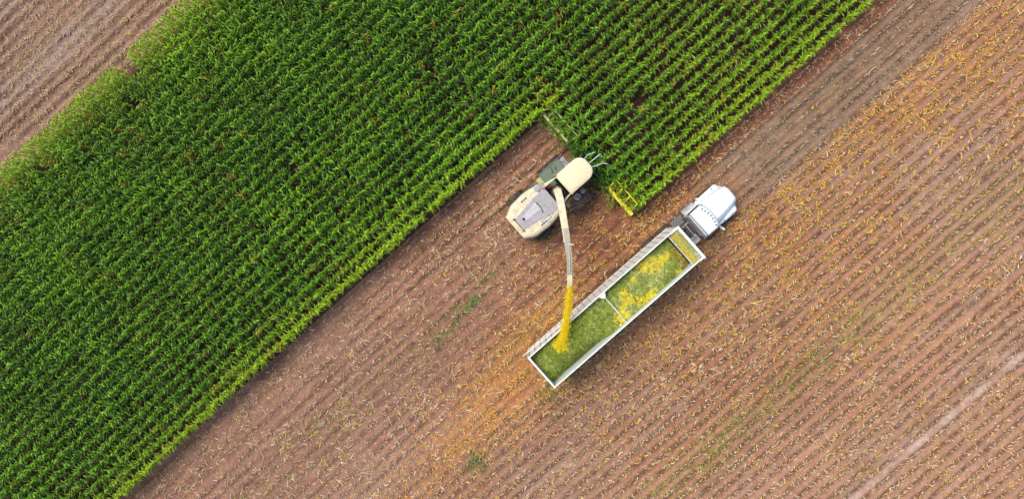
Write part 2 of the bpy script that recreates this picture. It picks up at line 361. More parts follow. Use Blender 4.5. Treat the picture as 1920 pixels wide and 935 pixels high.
# finest chaff: tiny chips everywhere on the cut ground, heaviest round the trailer
u, v = cand(150000); m_ = rng.random(len(u)) < np.clip(.25+.9*np.exp(-((u+4.5)/5)**2-((v-5)/1.6)**2)+.7*np.exp(-((u+9)/6)**2-((v-7)/2.5)**2)+.35*fbm(u, v, 2, 70)+.8*np.exp(-((v-28.4)/.3)**2), 0, 1)
u, v = u[m_], v[m_]; n = len(u); gl = np.exp(-((u+4.5)/5)**2-((v-5)/1.6)**2)+.7*np.exp(-((u+9)/6)**2-((v-7)/2.5)**2)  # weight of the golden glow painted into the chaff near the tail
colr = np.where((rng.random(n) < np.clip(gl*.9, .06, .7))[:, None], np.array([.62, .40, .10]), np.where((rng.random(n) < .5)[:, None], np.array([.50, .38, .24]), np.array([.22, .13, .07])))*rng.uniform(.7, 1.2, n)[:, None]
o = strips(u, v, rng.uniform(.04, .12, n), rng.uniform(.018, .04, n), rng.random(n)*6.28, rng.normal(0, .5, n), np.clip(colr, 0, .85), gz(u, v), 'chaff', litter_m, 1 if False else 3, .02)
tag(o, 'fine yellowish chaff and crumbs sprinkled on the brown soil', 'chaff', kind='stuff')
# stubble: short cut stalks left standing along each row
SV, SF, SC = [], [], []; su, sv = [], []
for k in range(-52, 60):
    vr = V0-k*ROW
    uu = np.arange(-46, 47, .13); uu = uu+rng.normal(0, .03, len(uu))
    vv = vr+curve(uu, np.full(len(uu), vr))+rng.normal(0, .025, len(uu)); x, y = U2W(uu, vv)
    kp = inview(x, y, 2.5) & ~in_crop(uu, np.full(len(uu), vr)) & (rng.random(len(uu)) < .15+.85*vnoise(uu, vv, 2.5, 80))
    su.append(uu[kp]); sv.append(vv[kp])
su = np.concatenate(su); sv = np.concatenate(sv); n = len(su)
h = rng.uniform(.07, .17, n); r0 = rng.uniform(.016, .028, n); lx = rng.normal(0, .09, n)+.03; ly = rng.normal(0, .035, n); zz = gz(su, sv)-.02
an = np.arange(4)*math.pi/2+.5
bu = su[:, None]+r0[:, None]*np.cos(an); bv = sv[:, None]+r0[:, None]*np.sin(an); tu = bu+lx[:, None]; tv = bv+ly[:, None]
ru = np.concatenate([bu, tu], 1); rv = np.concatenate([bv, tv], 1); rz = np.concatenate([np.repeat(zz[:, None], 4, 1), np.repeat((zz+h+.02)[:, None], 4, 1)], 1)
x, y = U2W(ru, rv); f = np.array([[0,1,5,4], [1,2,6,5], [2,3,7,6], [3,0,4,7], [4,5,6,7]])
sc_ = np.where((rng.random(n) < .3)[:, None], np.array([.72, .48, .14]), np.array([.74, .60, .42]))*rng.uniform(.65, 1.15, n)[:, None]
o = link('stubble', mesh_np('stubble', np.stack([x, y, rz], -1), (f[None]+(np.arange(n)*8)[:, None, None]).reshape(-1, 4), litter_m, np.repeat(np.clip(sc_, 0, .85), 8, 0)))
tag(o, 'pale cut maize stubble standing in lines on the harvested ground', 'stubble', kind='stuff')
# weeds
def weeds(spots, name, label):
    U_, V_, = [], []
    for (u0, v0, su_, sv_, n) in spots: U_.append(rng.normal(u0, su_, n)); V_.append(rng.normal(v0, sv_, n))
    u = np.concatenate(U_); v = np.concatenate(V_); n = len(u)
    c = np.where((rng.random(n) < .5)[:, None], np.array([.06, .17, .03]), np.array([.22, .28, .04]))*rng.uniform(.7, 1.3, n)[:, None]
    o = strips(u, v, rng.uniform(.12, .4, n), rng.uniform(.02, .045, n), rng.random(n)*6.28, rng.normal(0, .9, n), c, gz(u, v)+.04, name, leaf_m, 3, .12)
    tag(o, label, 'weeds', kind='stuff')
weeds([(-6.2, 0.9, .5, .16, 110), (-7.6, 1.0, .6, .25, 60), (-9.3, 1.2, .7, .3, 90), (-4.2, .4, 1.2, .25, 60), (-13.4, 9.4, .45, .35, 110), (-6.0, 9.2, .8, .5, 120), (2, 19.5, 3, .6, 190), (10, 19.7, 4, .6, 220), (-6, 19.3, 3, .6, 70), (-27, -35.2, 1.2, .8, 80)],
      'weed_patch', 'low green weeds sprouting in patches between the stubble rows')
# ------------------------------------------------------------------ paints
cream = mat('cream_paint', (.66, .60, .40), .42, dirt=(.30, .23, .14), dscale=2.4, damt=.8, coat=.2)
roofcream = mat('roof_cream', (.70, .63, .40), .5, dirt=(.46, .39, .24), dscale=4, damt=.55)
lav = mat('grey_cover', (.35, .34, .375), .55, dirt=(.24, .20, .16), dscale=3, damt=.8)
lav2 = mat('light_grey_cover', (.47, .47, .50), .5, dirt=(.4, .36, .3), dscale=4, damt=.4)
green = mat('green_paint', (.045, .15, .075), .5, dirt=(.2, .17, .11), dscale=4, damt=.5)
deckg = mat('green_tread_plate', (.12, .19, .13), .7, dirt=(.25, .2, .13), dscale=6, damt=.6, bump=.4, bscale=60)
dark = mat('black_metal', (.025, .024, .025), .55, dirt=(.13, .10, .07), dscale=6, damt=.6)
rub = mat('tyre_rubber', (.03, .028, .026), .85, dirt=(.22, .15, .10), dscale=5, damt=.75, bump=.3)
mudm = mat('muddy_metal', (.20, .13, .085), .85, dirt=(.34, .24, .16), dscale=8, damt=.8, bump=.5)
steel = mat('worn_steel', (.36, .33, .29), .45, metal=.5, dirt=(.2, .14, .09), dscale=7, damt=.7)
alum = mat('aluminium', (.42, .43, .45), .4, metal=.6, dirt=(.16, .14, .13), dscale=4, damt=.75)
postm = mat('post_grey', (.40, .39, .37), .6, dirt=(.4, .36, .3), dscale=4, damt=.5)
dsteel = mat('dark_steel', (.13, .13, .14), .5, metal=.4, dirt=(.28, .25, .22), dscale=9, damt=.7)
redm = mat('red_paint', (.42, .02, .05), .4)
orange = mat('orange_lens', (.85, .18, .02), .25)
glass = mat('dark_glass', (.02, .03, .035), .08, spec=.8)
yellow = mat('yellow_paint', (.72, .62, .03), .4, dirt=(.45, .38, .06), dscale=6, damt=.6)
oldyel = mat('faded_yellow_paint', (.50, .48, .20), .5, dirt=(.28, .25, .12), dscale=5, damt=.7)
white = mat('white_paint', (.80, .90, .93), .28, dirt=(.74, .80, .80), dscale=2, damt=.3, coat=.4)
twhite = mat('trailer_white', (.72, .71, .67), .5, dirt=(.40, .34, .27), dscale=3.0, damt=.6)
tin = mat('trailer_inner_wall', (.62, .70, .70), .5, dirt=(.35, .4, .25), dscale=4, damt=.5)
lens = mat('clear_lens', (.7, .7, .65), .1)
# ================================================================== forage harvester
# local axes: x forward along the rows, y to its left, z up; origin below the middle of the machine
hv = thing('forage_harvester', 2.5, -.9, 'cream and green forage harvester with rounded cab roof cutting into the maize', 'harvester')
def tyre(name, x, y, r, w, parent, lugs=20, inner=1):
    mb = MB(); h = w/2
    mb.lathe_y(x, y, r, [(-h, r*.55), (-h, r*.86), (-h*.8, r*.93), (-h*.3, r*.95), (h*.3, r*.95), (h*.8, r*.93), (h, r*.86), (h, r*.55)], 40)
    for k in range(lugs*2):
        a = 2*math.pi*k/(lugs*2); sgn = 1 if k % 2 else -1
        c, s_ = math.cos(a), math.sin(a); c2, s2 = math.cos(a+.16), math.sin(a+.16); tw = .055*r*2.2/lugs*10
        def pt(ang, rr, yy): return (x+rr*math.cos(ang), y+yy, r+rr*math.sin(ang))
        d = tw/r/2*1.0
        q = []
        for (aa, yy) in ((a, sgn*h*.05), (a+.2, sgn*h*.98)):
            for da in (-d, d):
                for rr in (r*.92, r*1.0): q.append(pt(aa+da, rr, yy))
        mb._b([q[0], q[1], q[2], q[3], q[4], q[5], q[6], q[7]])
    t = mb.build(name, rub, parent)
    rm = MB(); rm.lathe_y(x, y, r, [(-h*.7, r*.54), (-h*.6, r*.5), (-h*.1, r*.3), (h*.1, r*.3), (h*.6, r*.5), (h*.7, r*.54)], 24); rm.build('rim', oldyel, t)
    return t
# chassis, side panels, rear body
mb = MB(); mb.box(-2.9, 2.6, -.55, .55, .7, 1.25); mb.box(1.1, 1.75, -1.2, 1.2, .8, 1.1); mb.box(-2.0, -1.55, -1.15, 1.15, .5, .8); mb.build('chassis', dark, hv, .03)
sidepts = [(-3.06, .95), (-2.35, 1.34), (-1.25, 1.42), (-.25, 1.30), (.05, .98), (.08, -.98), (-.25, -1.30), (-1.25, -1.42), (-2.35, -1.34), (-3.06, -.95)]
mb = MB(); mb.prism(sidepts, 1.15, 2.15, [(x*.995, y*.985) for x, y in sidepts]); mb.build('lower_body', green, hv, .05)
top0 = [(x, y*.97) for x, y in sidepts]
mb = MB()
def ring(k, z, xs=0): return [(x*(1 if k == 1 else .985)+xs, y*k, z) for x, y in sidepts]
mb.loft([ring(.99, 2.153), ring(.985, 2.55), ring(.93, 2.80), ring(.80, 2.90)])
mb.build('engine_hood', cream, hv, .05, 3)
# grey cover: wedge and its wide front part
for sy in (1, -1):                    # panel joints and a fuel hatch on the hood
    mb = MB(); mb.tube([(-2.95, sy*.50, 2.905), (-2.62, sy*.50, 2.905)], .012, 5); mb.build('panel_joint', dark, hv)
    mb = MB(); mb.tube([(-.62, sy*1.33, 2.66), (-.60, sy*1.0, 2.905), (-.60, sy*.93, 2.905)], .012, 5); mb.build('panel_joint', dark, hv)
    mb = MB(); mb.tube([(-2.3, sy*1.28, 2.62), (-1.4, sy*1.36, 2.62), (-.3, sy*1.25, 2.62)], .014, 5); mb.build('panel_joint', dark, hv)
mb = MB(); mb.prism([(-2.62, .42), (-2.62, -.45), (-.9, -.74), (-.9, .68)], 2.86, 2.945); mb.build('rear_cover', lav, hv, .015)
mb = MB(); mb.prism([(-.895, .70), (-.895, -.78), (-.62, -.80), (-.62, -.88), (-.12, -.88), (.12, -.60), (.12, .66), (-.3, .72)], 2.86, 2.96); c_ = mb.build('cooler_cover', lav, hv, .015)
mb = MB(); mb.prism([(-2.2, .2), (-2.1, -.1), (-.93, -.18), (-.93, .42)], 2.947, 2.957); mb.build('cover_panel', lav2, hv)
mb = MB(); mb.tube([(-.88, .38, 2.985), (-.86, -.1, 2.985), (-1.0, -.46, 2.97)], .02); mb.build('cover_handle', dark, hv)
mb = MB(); mb.lathe_z(-2.2, .08, [(2.957, .09), (2.99, .085), (2.99, .05), (2.957, .05)]); mb.build('filler_cap', dark, hv)
mb = MB(); mb.box(-2.71, -2.66, -.56, .52, 2.88, 2.95); 
for yy in (-.5, .46): mb.box(-2.76, -2.6, yy-.03, yy+.03, 2.88, 2.97)
mb.build('rear_hinge_bar', dark, hv, .01)
for sy in (1, -1):                    # ventilation slots and hatch frames
    for k in range(3):
        x = -1.55+k*.17; mb = MB(); mb.lathe_z(x, sy*1.0, [(2.83, .07), (2.918, .062)], 10); mb.build('vent', dark, hv)
mb = MB()
for a in (((-1.45, -.80), (-.75, -.80)), ((-1.45, -1.02), (-.75, -1.02)), ((-1.45, -.80), (-1.45, -1.02)), ((-.75, -.80), (-.75, -1.02))):
    mb.tube([(*a[0], 2.90), (*a[1], 2.90)], .016, 6)
mb.build('hatch_frame', dark, hv)
mb = MB(); mb.prism([(-1.42, -.82), (-.78, -.82), (-.78, -1.0), (-1.42, -1.0)], 2.85, 2.905); mb.build('hatch', lav2, hv)
# exhaust / air intake cylinder on the left shoulder
mb = MB(); mb.lathe_z(-.2, 1.0, [(2.2, .24), (2.95, .24), (3.02, .22), (3.05, .12)], 24); mb.build('air_filter', lav, hv, .01)
mb = MB(); mb.lathe_z(.16, .86, [(2.2, .2), (3.0, .2), (3.06, .16)], 20); mb.build('exhaust', steel, hv)
mb = MB(); mb.prism([(-.9, 1.33), (-.3, 1.42), (.1, 1.2), (-.1, .95), (-.7, 1.0)], 2.2, 2.72, [(-.85, 1.28), (-.3, 1.3), (.05, 1.14), (-.1, 1.0), (-.65, 1.05)]); mb.build('shoulder_panel', green, hv, .05)
# taillight ladder at the back
mb = MB()
for yy in (-.75, -.3): mb.tube([(-3.12, yy, .6), (-3.18, yy, 2.2)], .02, 6)
for k in range(5): mb.tube([(-3.14-.01*k, -.75, .7+.33*k), (-3.14-.01*k, -.3, .7+.33*k)], .02, 6)
mb.build('rear_ladder', mudm, hv)
for yy in (.8, -.88): mb = MB(); mb.box(-3.1, -3.03, yy-.08, yy+.08, 1.9, 2.1); mb.build('tail_light', redm, hv, .01)
# engine bay between hood and cab
mb = MB(); mb.box(.1, 1.1, -.8, .85, 1.2, 1.9)
for k in range(7): x = .2+.12*k; mb.box(x, x+.05, -.5+.1*(k % 3), .5-.12*(k % 2), 1.9, 2.1+.1*(k % 3))
mb.build('engine_bay', dark, hv, .02)
mb = MB(); mb.tube([(.28, .62, 2.25), (.55, .5, 2.35), (.85, .28, 2.2)], .075, 10); mb.build('red_tank', redm, hv)
mb = MB(); mb.box(.62, 1.0, .35, .75, 1.9, 2.3); mb.build('green_housing', green, hv, .03)
mb = MB()
for k in range(5): mb.tube([(.25, .1-.12*k, 2.1), (.5, .2-.16*k, 2.32), (.8, -.05-.1*k, 2.2), (1.05, .1-.12*k, 1.95)], .022, 6)
mb.build('hoses', steel, hv)
# side beams linking body and cab roof (cream, tapering)
for sy in (1, -1):
    mb = MB(); mb.loft([[(-.15, sy*1.0, 2.72), (-.15, sy*.72, 2.72), (-.15, sy*.72, 2.9), (-.15, sy*1.0, 2.9)], [(1.12, sy*.74, 3.30), (1.12, sy*.66, 3.30), (1.12, sy*.66, 3.38), (1.12, sy*.74, 3.38)]])
    mb.build('side_fairing', cream, hv, .02)
# cab
cabo = [(1.15, .72), (2.5, .74), (2.95, .60), (3.12, .3), (3.15, 0), (3.12, -.3), (2.95, -.60), (2.5, -.74), (1.15, -.72)]
mb = MB(); mb.prism([(x, y*.98) for x, y in cabo], 1.5, 3.42, cabo); mb.build('cab', glass, hv, .02)
mb = MB()
for x, y in ((1.17, .73), (1.17, -.73), (2.55, .76), (2.55, -.76)): mb.box(x-.04, x+.04, y-.03, y+.03, 1.5, 3.45)
mb.build('cab_pillars', green, hv)
def rnd(x0, x1, hw, rr, n=8, rear=.08):
    pts = [(x0, hw-rear), (x0+rear, hw)]
    for k in range(n+1): a = math.pi/2*k/n; pts.append((x1-rr+rr*math.sin(a), (hw-rr*.92)+rr*.92*math.cos(a)))
    return pts+[(x, -y) for x, y in pts[::-1]]
o1, o2 = rnd(1.1, 3.26, .80, .66), rnd(1.13, 3.22, .77, .64)
mb = MB(); mb.loft([[(x, y, 3.46) for x, y in o2], [(x, y, 3.50) for x, y in o1], [(x, y, 3.60) for x, y in o1], [(x, y, 3.66) for x, y in o2], [(1.3+(x-1.3)*.86, y*.82, 3.72) for x, y in o2]])
mb.build('cab_roof', roofcream, hv, .02, 2, True)
for sy in (1, -1):
    mb = MB(); mb.lathe_z(1.16, sy*.80, [(3.45, .04), (3.68, .05), (3.82, .05), (3.86, .03)], 12); mb.build('beacon', orange, hv)
# mirrors / feeler arms in front of the cab
mb = MB(); mb.tube([(3.1, -.02, 3.25), (4.25, -.06, 3.15), (4.22, -.32, 3.05)], .022, 6); mb.tube([(3.1, -.2, 3.2), (3.5, -.42, 3.15), (4.0, -.62, 3.1), (4.2, -.85, 3.05)], .02, 6)
mb.tube([(3.1, .35, 3.1), (3.6, .45, 3.1), (4.1, .25, 3.05)], .015, 6)
mb.build('mirror_arm', white, hv)
mb = MB(); mb.box(4.19, 4.27, -.42, -.28, 2.75, 3.1); mb.box(4.1, 4.24, -.98, -.82, 2.8, 3.08); mb.build('mirror', dark, hv, .01)
# platforms and ladder
mb = MB(); mb.box(.45, 2.12, .86, 1.56, 1.86, 1.92); pf = mb.build('platform', deckg, hv, .01)
mb = MB()
for p, q_ in (((.4, 1.58), (2.2, 1.58)),): mb.tube([(*p, 1.95), (p[0], p[1], 2.7), (q_[0], q_[1], 2.7), (*q_, 1.95)], .02, 6)
mb.tube([(2.15, 1.58, 2.7), (2.28, 1.62, 2.75), (2.3, 1.5, 2.72)], .02, 6); mb.build('handrail', steel, pf)
mb = MB()
for k in range(5): mb.box(.12, .42, .98, 1.5, .6+.27*k, .64+.27*k)
mb.box(.1, .13, .96, 1.52, .55, 1.8); mb.box(.42, .45, .96, 1.52, .55, 1.8); mb.build('ladder', oldyel, hv)
mb = MB(); mb.box(2.15, 2.5, .75, 1.5, 1.7, 1.82); mb.tube([(2.3, .8, 1.9), (2.35, 1.15, 1.95), (2.3, 1.5, 1.88)], .05); mb.box(2.2, 2.42, 1.25, 1.48, 1.82, 1.98); mb.build('lamp_bracket', lav, hv, .02)
mb = MB(); mb.box(.5, 2.2, -1.35, -.86, 1.5, 1.62); 
for k in range(6): x = .55+.26*k; mb.box(x, x+.12, -1.62-.05*(k % 2), -1.3, 1.2, 1.5)
mb.tube([(.45, -1.55, 1.62), (1.1, -1.62, 1.7), (2.1, -1.45, 1.65)], .04, 6); mb.tube([(1.9, -.9, 2.3), (2.2, -1.25, 2.2), (2.35, -1.1, 1.8)], .03, 6)
mb.build('side_steps', mudm, hv, .02)
mb = MB(); mb.lathe_z(1.45, -1.12, [(1.62, .26), (1.9, .26), (1.94, .2)], 18); mb.lathe_z(1.95, -1.1, [(1.62, .17), (2.0, .17), (2.02, .1)], 16); mb.build('oil_tank', steel, hv, .01)
tyre('front_wheel', 1.45, 1.50, .98, .82, hv); tyre('front_wheel', 1.45, -1.46, .98, .80, hv)
tyre('rear_wheel', -1.70, 1.48, .72, .6, hv, 18); tyre('rear_wheel', -1.70, -1.42, .72, .6, hv, 18)
# discharge spout
mb = MB(); mb.lathe_z(.62, -.02, [(2.0, .3), (2.9, .3), (2.95, .36), (3.1, .36), (3.1, .26), (3.35, .24)], 24); mb.build('spout_turntable', dark, hv, .01)
sp = [(.62, 0, 3.3), (.58, -.08, 3.62), (.50, -.22, 3.85), (.38, -.45, 4.02), (-.04, -1.15, 4.35), (-.62, -2.05, 4.66), (-1.15, -2.85, 4.84)]
mb = MB(); mb.tube(sp, 0, sq=[(.44, .4), (.46, .42), (.47, .4), (.47, .38), (.45, .36), (.43, .34), (.42, .32)]); sx = mb.build('spout', cream, hv, .03, 2)
mb = MB(); mb.tube([(-.66, -2.12, 4.86), (-1.14, -2.86, 5.02)], 0, sq=(.30, .03)); mb.build('wear_plate', steel, sx)
mb = MB(); mb.tube([(-1.16, -2.87, 4.84), (-1.72, -3.72, 4.93), (-2.35, -4.42, 4.94)], 0, sq=[(.40, .30), (.38, .26), (.34, .2)]); s2 = mb.build('spout_extension', steel, sx, .02)
mb = MB(); mb.tube([(-1.1, -2.98, 4.85), (-1.17, -3.05, 4.86)], 0, sq=(.5, .4)); mb.build('extension_collar', lav2, sx, .01)
mb = MB(); mb.tube([(-.1, -1.36, 4.56), (-.9, -2.62, 4.96), (-1.7, -3.7, 5.12), (-2.2, -4.25, 5.12)], .028, 6); mb.build('flap_cylinder', oldyel, sx)
mb = MB(); mb.tube([(-2.36, -4.43, 4.99), (-2.66, -4.78, 4.93), (-2.9, -5.05, 4.80)], 0, sq=[(.32, .05), (.33, .04), (.34, .04)])
mb.build('spout_flap', cream, sx, .01)
n = 170; gx = rng.uniform(-2.9, .0, n); gy = np.clip(rng.normal(0, .55, n), -1.0, 1.0); k_ = np.abs(gy) < .95-.25*np.clip((-gx-2)/1, 0, 1); gx, gy = gx[k_], gy[k_]; n = len(gx)
aa = rng.random(n)*6.28; ll = rng.uniform(.015, .04, n); ww = rng.uniform(.008, .014, n); cc = np.where((rng.random(n) < .5)[:, None], np.array([.40, .30, .14]), np.array([.22, .20, .08]))
Q = np.stack([np.stack([gx+s1*ll*np.cos(aa)-s2*ww*np.sin(aa), gy+s1*ll*np.sin(aa)+s2*ww*np.cos(aa), np.full(n, 2.972)-.055*(np.abs(gy) > .5)], -1) for s1, s2 in ((-1, -1), (1, -1), (1, 1), (-1, 1))], 1)
o = link('settled_chaff', mesh_np('settled_chaff', Q, np.arange(4*n).reshape(n, 4), litter_m, np.repeat(cc, 4, 0))); ox, oy = U2W(2.5, -.9); o.location = (ox, oy, 0); o.rotation_euler = (0, 0, TH)
tag(o, 'dusty chaff specks settled on the rear hood of the harvester', 'chaff', kind='stuff')
# header: 12-row rotary crop header
mb = MB(); mb.loft([[(2.5, .6, .8), (2.5, -.6, .8), (2.5, -.6, 1.7), (2.5, .6, 1.7)], [(3.4, .7, .4), (3.4, -.7, .4), (3.4, -.7, 1.1), (3.4, .7, 1.1)]]); mb.build('feeder_house', green, hv, .03)
hd = MB(); hd.box(3.40, 3.50, -4.45, 4.42, .35, 1.05); hd.box(3.5, 3.9, -4.4, 4.4, .3, .36); 
hd = hd.build('maize_header', green, hv, .02)
for y0, y1, m_ in ((1.9, 4.46, oldyel), (-4.5, -2.0, yellow)):
    mb = MB(); mb.tube([(3.44, y0, 1.25), (3.44, y1, 1.25)], 0, sq=(.26, .2) if y0 < 0 else (.17, .17)); mb.build('back_beam', m_, hd, .02)
    mb = MB(); xf = 4.12; ya, yb = (y0, y1-.35) if y0 > 0 else (y0+.35, y1)
    if y0 > 0: mb.tube([(xf, ya, 1.75), (xf, yb, 1.75)], .04, 8)
    else: mb.tube([(xf, ya, 1.72), (xf, yb, 1.72)], .04, 8)
    n_ = 4
    if y0 < 0:
        for k in range(n_): yy = ya+(yb-ya)*k/(n_-1); mb.tube([(3.46, yy-.1, 1.3), (xf, yy, 1.72)], .05, 8)
    else:
        for yy in (ya, yb): mb.tube([(3.46, yy, 1.2), (xf, yy, 1.75)], .03, 8)
    mb.build('push_frame', m_, hd)
mb = MB(); mb.box(3.36, 3.42, -1.9, 1.9, .5, 1.4); mb.build('centre_guard', dark, hd, .02)
for k in range(12):                   # pointed row dividers
    y = -4.15+k*.755
    mb = MB(); mb.loft([[(3.9, y+.13, .25), (3.9, y-.13, .25), (3.9, y-.1, .5), (3.9, y+.1, .5)], [(4.75, y+.02, .08), (4.75, y-.02, .08), (4.75, y-.02, .12), (4.75, y+.02, .12)]])
    mb.build('row_divider', green if 2 < k < 9 else yellow, hd, .01)
for k in range(6):
    y = -3.77+k*1.51
    mb = MB(); mb.lathe_z(3.95, y, [(.2, .5), (.26, .5), (.27, .3), (.7, .28), (.72, .1)], 24); mb.build('cutting_drum', green, hd)
# cut plants tumbling over the header
n = 330; cu = rng.uniform(6.1, 7.0, n); cv = rng.uniform(-5.2, 3.45, n); mid_ = (np.abs(cv+.9) < 2.2); cu = np.where(mid_, cu-.12, cu)
VV_, FF_, CC_ = [], [], []; base = 0
for i in range(n):
    v, f, c = variants[i % NVAR]; a = rng.random()*6.28; s_ = rng.uniform(.55, .8); tl = rng.normal(.25, .3); ta = rng.normal(0, .6)
    m3 = np.array(Matrix.Rotation(tl, 3, Vector((math.sin(ta+TH), -math.cos(ta+TH), 0))) @ Matrix.Rotation(a, 3, 'Z'))
    if 1.0 < cv[i] and rng.random() < .25: continue
    x, y = U2W(cu[i], cv[i]); q = (v*s_)@m3.T; q[:, 2] = np.maximum(q[:, 2]+.15, .05); dk = .6 if mid_[i] else 1.0
    cc = c*dk*rng.uniform(.7, 1.15)*(np.array([.8, 1, 2.2]) if mid_[i] else 1)
    if cv[i] > .9: cc = cc*.5+np.array([.38, .38, .02])*.5
    elif cv[i] < -2.6: cc = cc*.75+np.array([.30, .36, .05])*.25
    VV_.append(q+np.array([x, y, 0])); CC_.append(cc); FF_.append(f+base); base += len(v)
o = link('cut_maize', mesh_np('cut_maize', np.concatenate(VV_), np.concatenate(FF_), leaf_m, np.concatenate(CC_), True))
tag(o, 'tangle of freshly cut dark green maize falling over the harvester header', 'cut maize', kind='stuff')
# ================================================================== truck
tk = thing('semi_truck', 9.0, 6.85, 'white conventional cab semi truck pulling the long silage trailer', 'truck')
mb = MB(); mb.box(-4.2, 2.3, .32, .45, .75, 1.0); mb.box(-4.2, 2.3, -.45, -.32, .75, 1.0)
for x in (-4.1, -3, -1.5, -.6, 2.2): mb.box(x-.06, x+.06, -.32, .32, .78, .97)
mb.build('frame_rail', dark, tk, .01)
# bonnet: lofted cross-sections, nose narrower than the fenders
def sec(x, w, zt, zs, zb=.75):
    return [(x, -w, zb), (x, -w, zs*.9), (x, -w*.96, zs), (x, -w*.62, zt), (x, 0, zt+.03), (x, w*.62, zt), (x, w*.96, zs), (x, w, zs*.9), (x, w, zb)]
mb = MB(); mb.loft([sec(.55, .95, 1.92, 1.60), sec(1.2, .90, 1.88, 1.56), sec(1.9, .82, 1.80, 1.50), sec(2.4, .74, 1.70, 1.40), sec(2.74, .66, 1.56, 1.26), sec(2.86, .58, 1.38, 1.10)])
mb.build('bonnet', white, tk, .02, 2, True)
for sy in (1, -1):
    rings = []
    for x, yo, zt in ((.55, 1.02, 1.02), (.75, 1.14, 1.18), (1.15, 1.17, 1.32), (1.6, 1.18, 1.38), (2.1, 1.18, 1.33), (2.36, 1.17, 1.24), (2.52, 1.02, 1.06)):
        rings.append([(x, sy*.5, .8 if x < .7 or x > 2.3 else 1.02), (x, sy*.5, zt+.12), (x, sy*(yo-.16), zt+.10), (x, sy*(yo-.03), zt), (x, sy*yo, zt-.14), (x, sy*yo, min(zt-.2, .8 if x < .7 or x > 2.3 else 1.05))])
    mb = MB(); mb.loft(rings); mb.build('fender', white, tk, .02, 2, True)
    mb = MB(); mb.loft([[(2.46, sy*.70, .85), (2.46, sy*1.0, .85), (2.46, sy*1.0, 1.0), (2.46, sy*.70, 1.1)], [(2.66, sy*.70, .85), (2.60, sy*.88, .85), (2.58, sy*.88, .97), (2.64, sy*.70, 1.04)]]); mb.build('headlight', lens, tk, .01)
    mb = MB(); mb.lathe_z(1.25, sy*1.06, [(1.40, .035), (1.47, .035), (1.48, .02)], 10); mb.build('side_marker', dark, tk)
mb = MB(); mb.prism([(2.42, 1.10), (2.62, .84), (2.84, .58), (2.88, 0), (2.84, -.58), (2.62, -.84), (2.42, -1.10), (2.3, -1.0), (2.3, 1.0)], .4, .78); mb.build('bumper', white, tk, .04, 3)
for sy in (1, -1):
    mb = MB(); mb.tube([(.9, sy*.935, 1.58), (1.9, sy*.835, 1.50), (2.4, sy*.755, 1.40), (2.70, sy*.68, 1.28)], .014, 5); mb.build('bonnet_seam', dsteel, tk)
mb = MB(); mb.tube([(1.3, .60, 1.885), (2.55, .46, 1.67)], .012, 5); mb.build('bonnet_crease', lav2, tk)
mb = MB(); mb.box(2.865, 2.875, -.48, .48, .8, 1.2); mb.build('grille', dark, tk)
# cab
cabs = [(-.45, .98), (.55, 1.0), (.78, .82), (.9, .45), (.95, 0), (.9, -.45), (.78, -.82), (.55, -1.0), (-.45, -.98)]
mb = MB(); mb.prism(cabs, .8, 1.85); mb.build('cab_body', white, tk, .04, 2)
gl_t = [(-.42, .90), (.36, .91), (.54, .76), (.64, .4), (.68, 0), (.64, -.4), (.54, -.76), (.36, -.91), (-.42, -.90)]
mb = MB(); mb.prism([(x*.98, y*.97) for x, y in cabs], 1.85, 2.58, gl_t); mb.build('windscreen', glass, tk)
mb = MB(); mb.loft([[(x*1.02, y*1.02, 2.56) for x, y in gl_t], [(x*1.04, y*1.02, 2.66) for x, y in gl_t], [(x*.98, y*.98, 2.82) for x, y in gl_t], [(x*.86-.02, y*.88, 2.92) for x, y in gl_t], [(x*.5-.03, y*.5, 2.95) for x, y in gl_t]])
rf = mb.build('cab_roof', white, tk, .02, 2, True)
mb = MB(); mb.box(-.55, -.452, -.86, .86, 1.0, 2.6); mb.build('cab_rear_wall', lav2, tk, .02)
for k in range(7):
    y = -.69+.23*k; x = .50-.13*(y/.69)**2
    mb = MB(); mb.loft([[(x-.16, y-.03, 2.84), (x+.06, y-.055, 2.80), (x+.06, y+.055, 2.80), (x-.16, y+.03, 2.84)], [(x-.14, y-.015, 2.95), (x+.03, y-.04, 2.97), (x+.03, y+.04, 2.97), (x-.14, y+.015, 2.95)]])
    ml = mb.build('roof_light', dark, tk, .005)
for sy in (1, -1):
    mb = MB(); mb.tube([(.62, sy*.98, 1.9), (.66, sy*1.28, 1.95), (.66, sy*1.28, 2.35), (.6, sy*.92, 2.4)], .018, 6); ma = mb.build('mirror_arm', white, tk)
    mb = MB(); mb.box(.60, .70, sy*1.28-.1, sy*1.28+.1, 1.9, 2.42); mb.build('mirror', white, ma, .03)
    mb = MB(); mb.tube([(1.9, sy*1.0, 1.35), (1.95, sy*1.1, 1.62)], .012, 6); mb.box(1.91, 1.97, sy*1.1-.06, sy*1.1+.06, 1.58, 1.72); mb.build('bonnet_mirror', steel, tk)
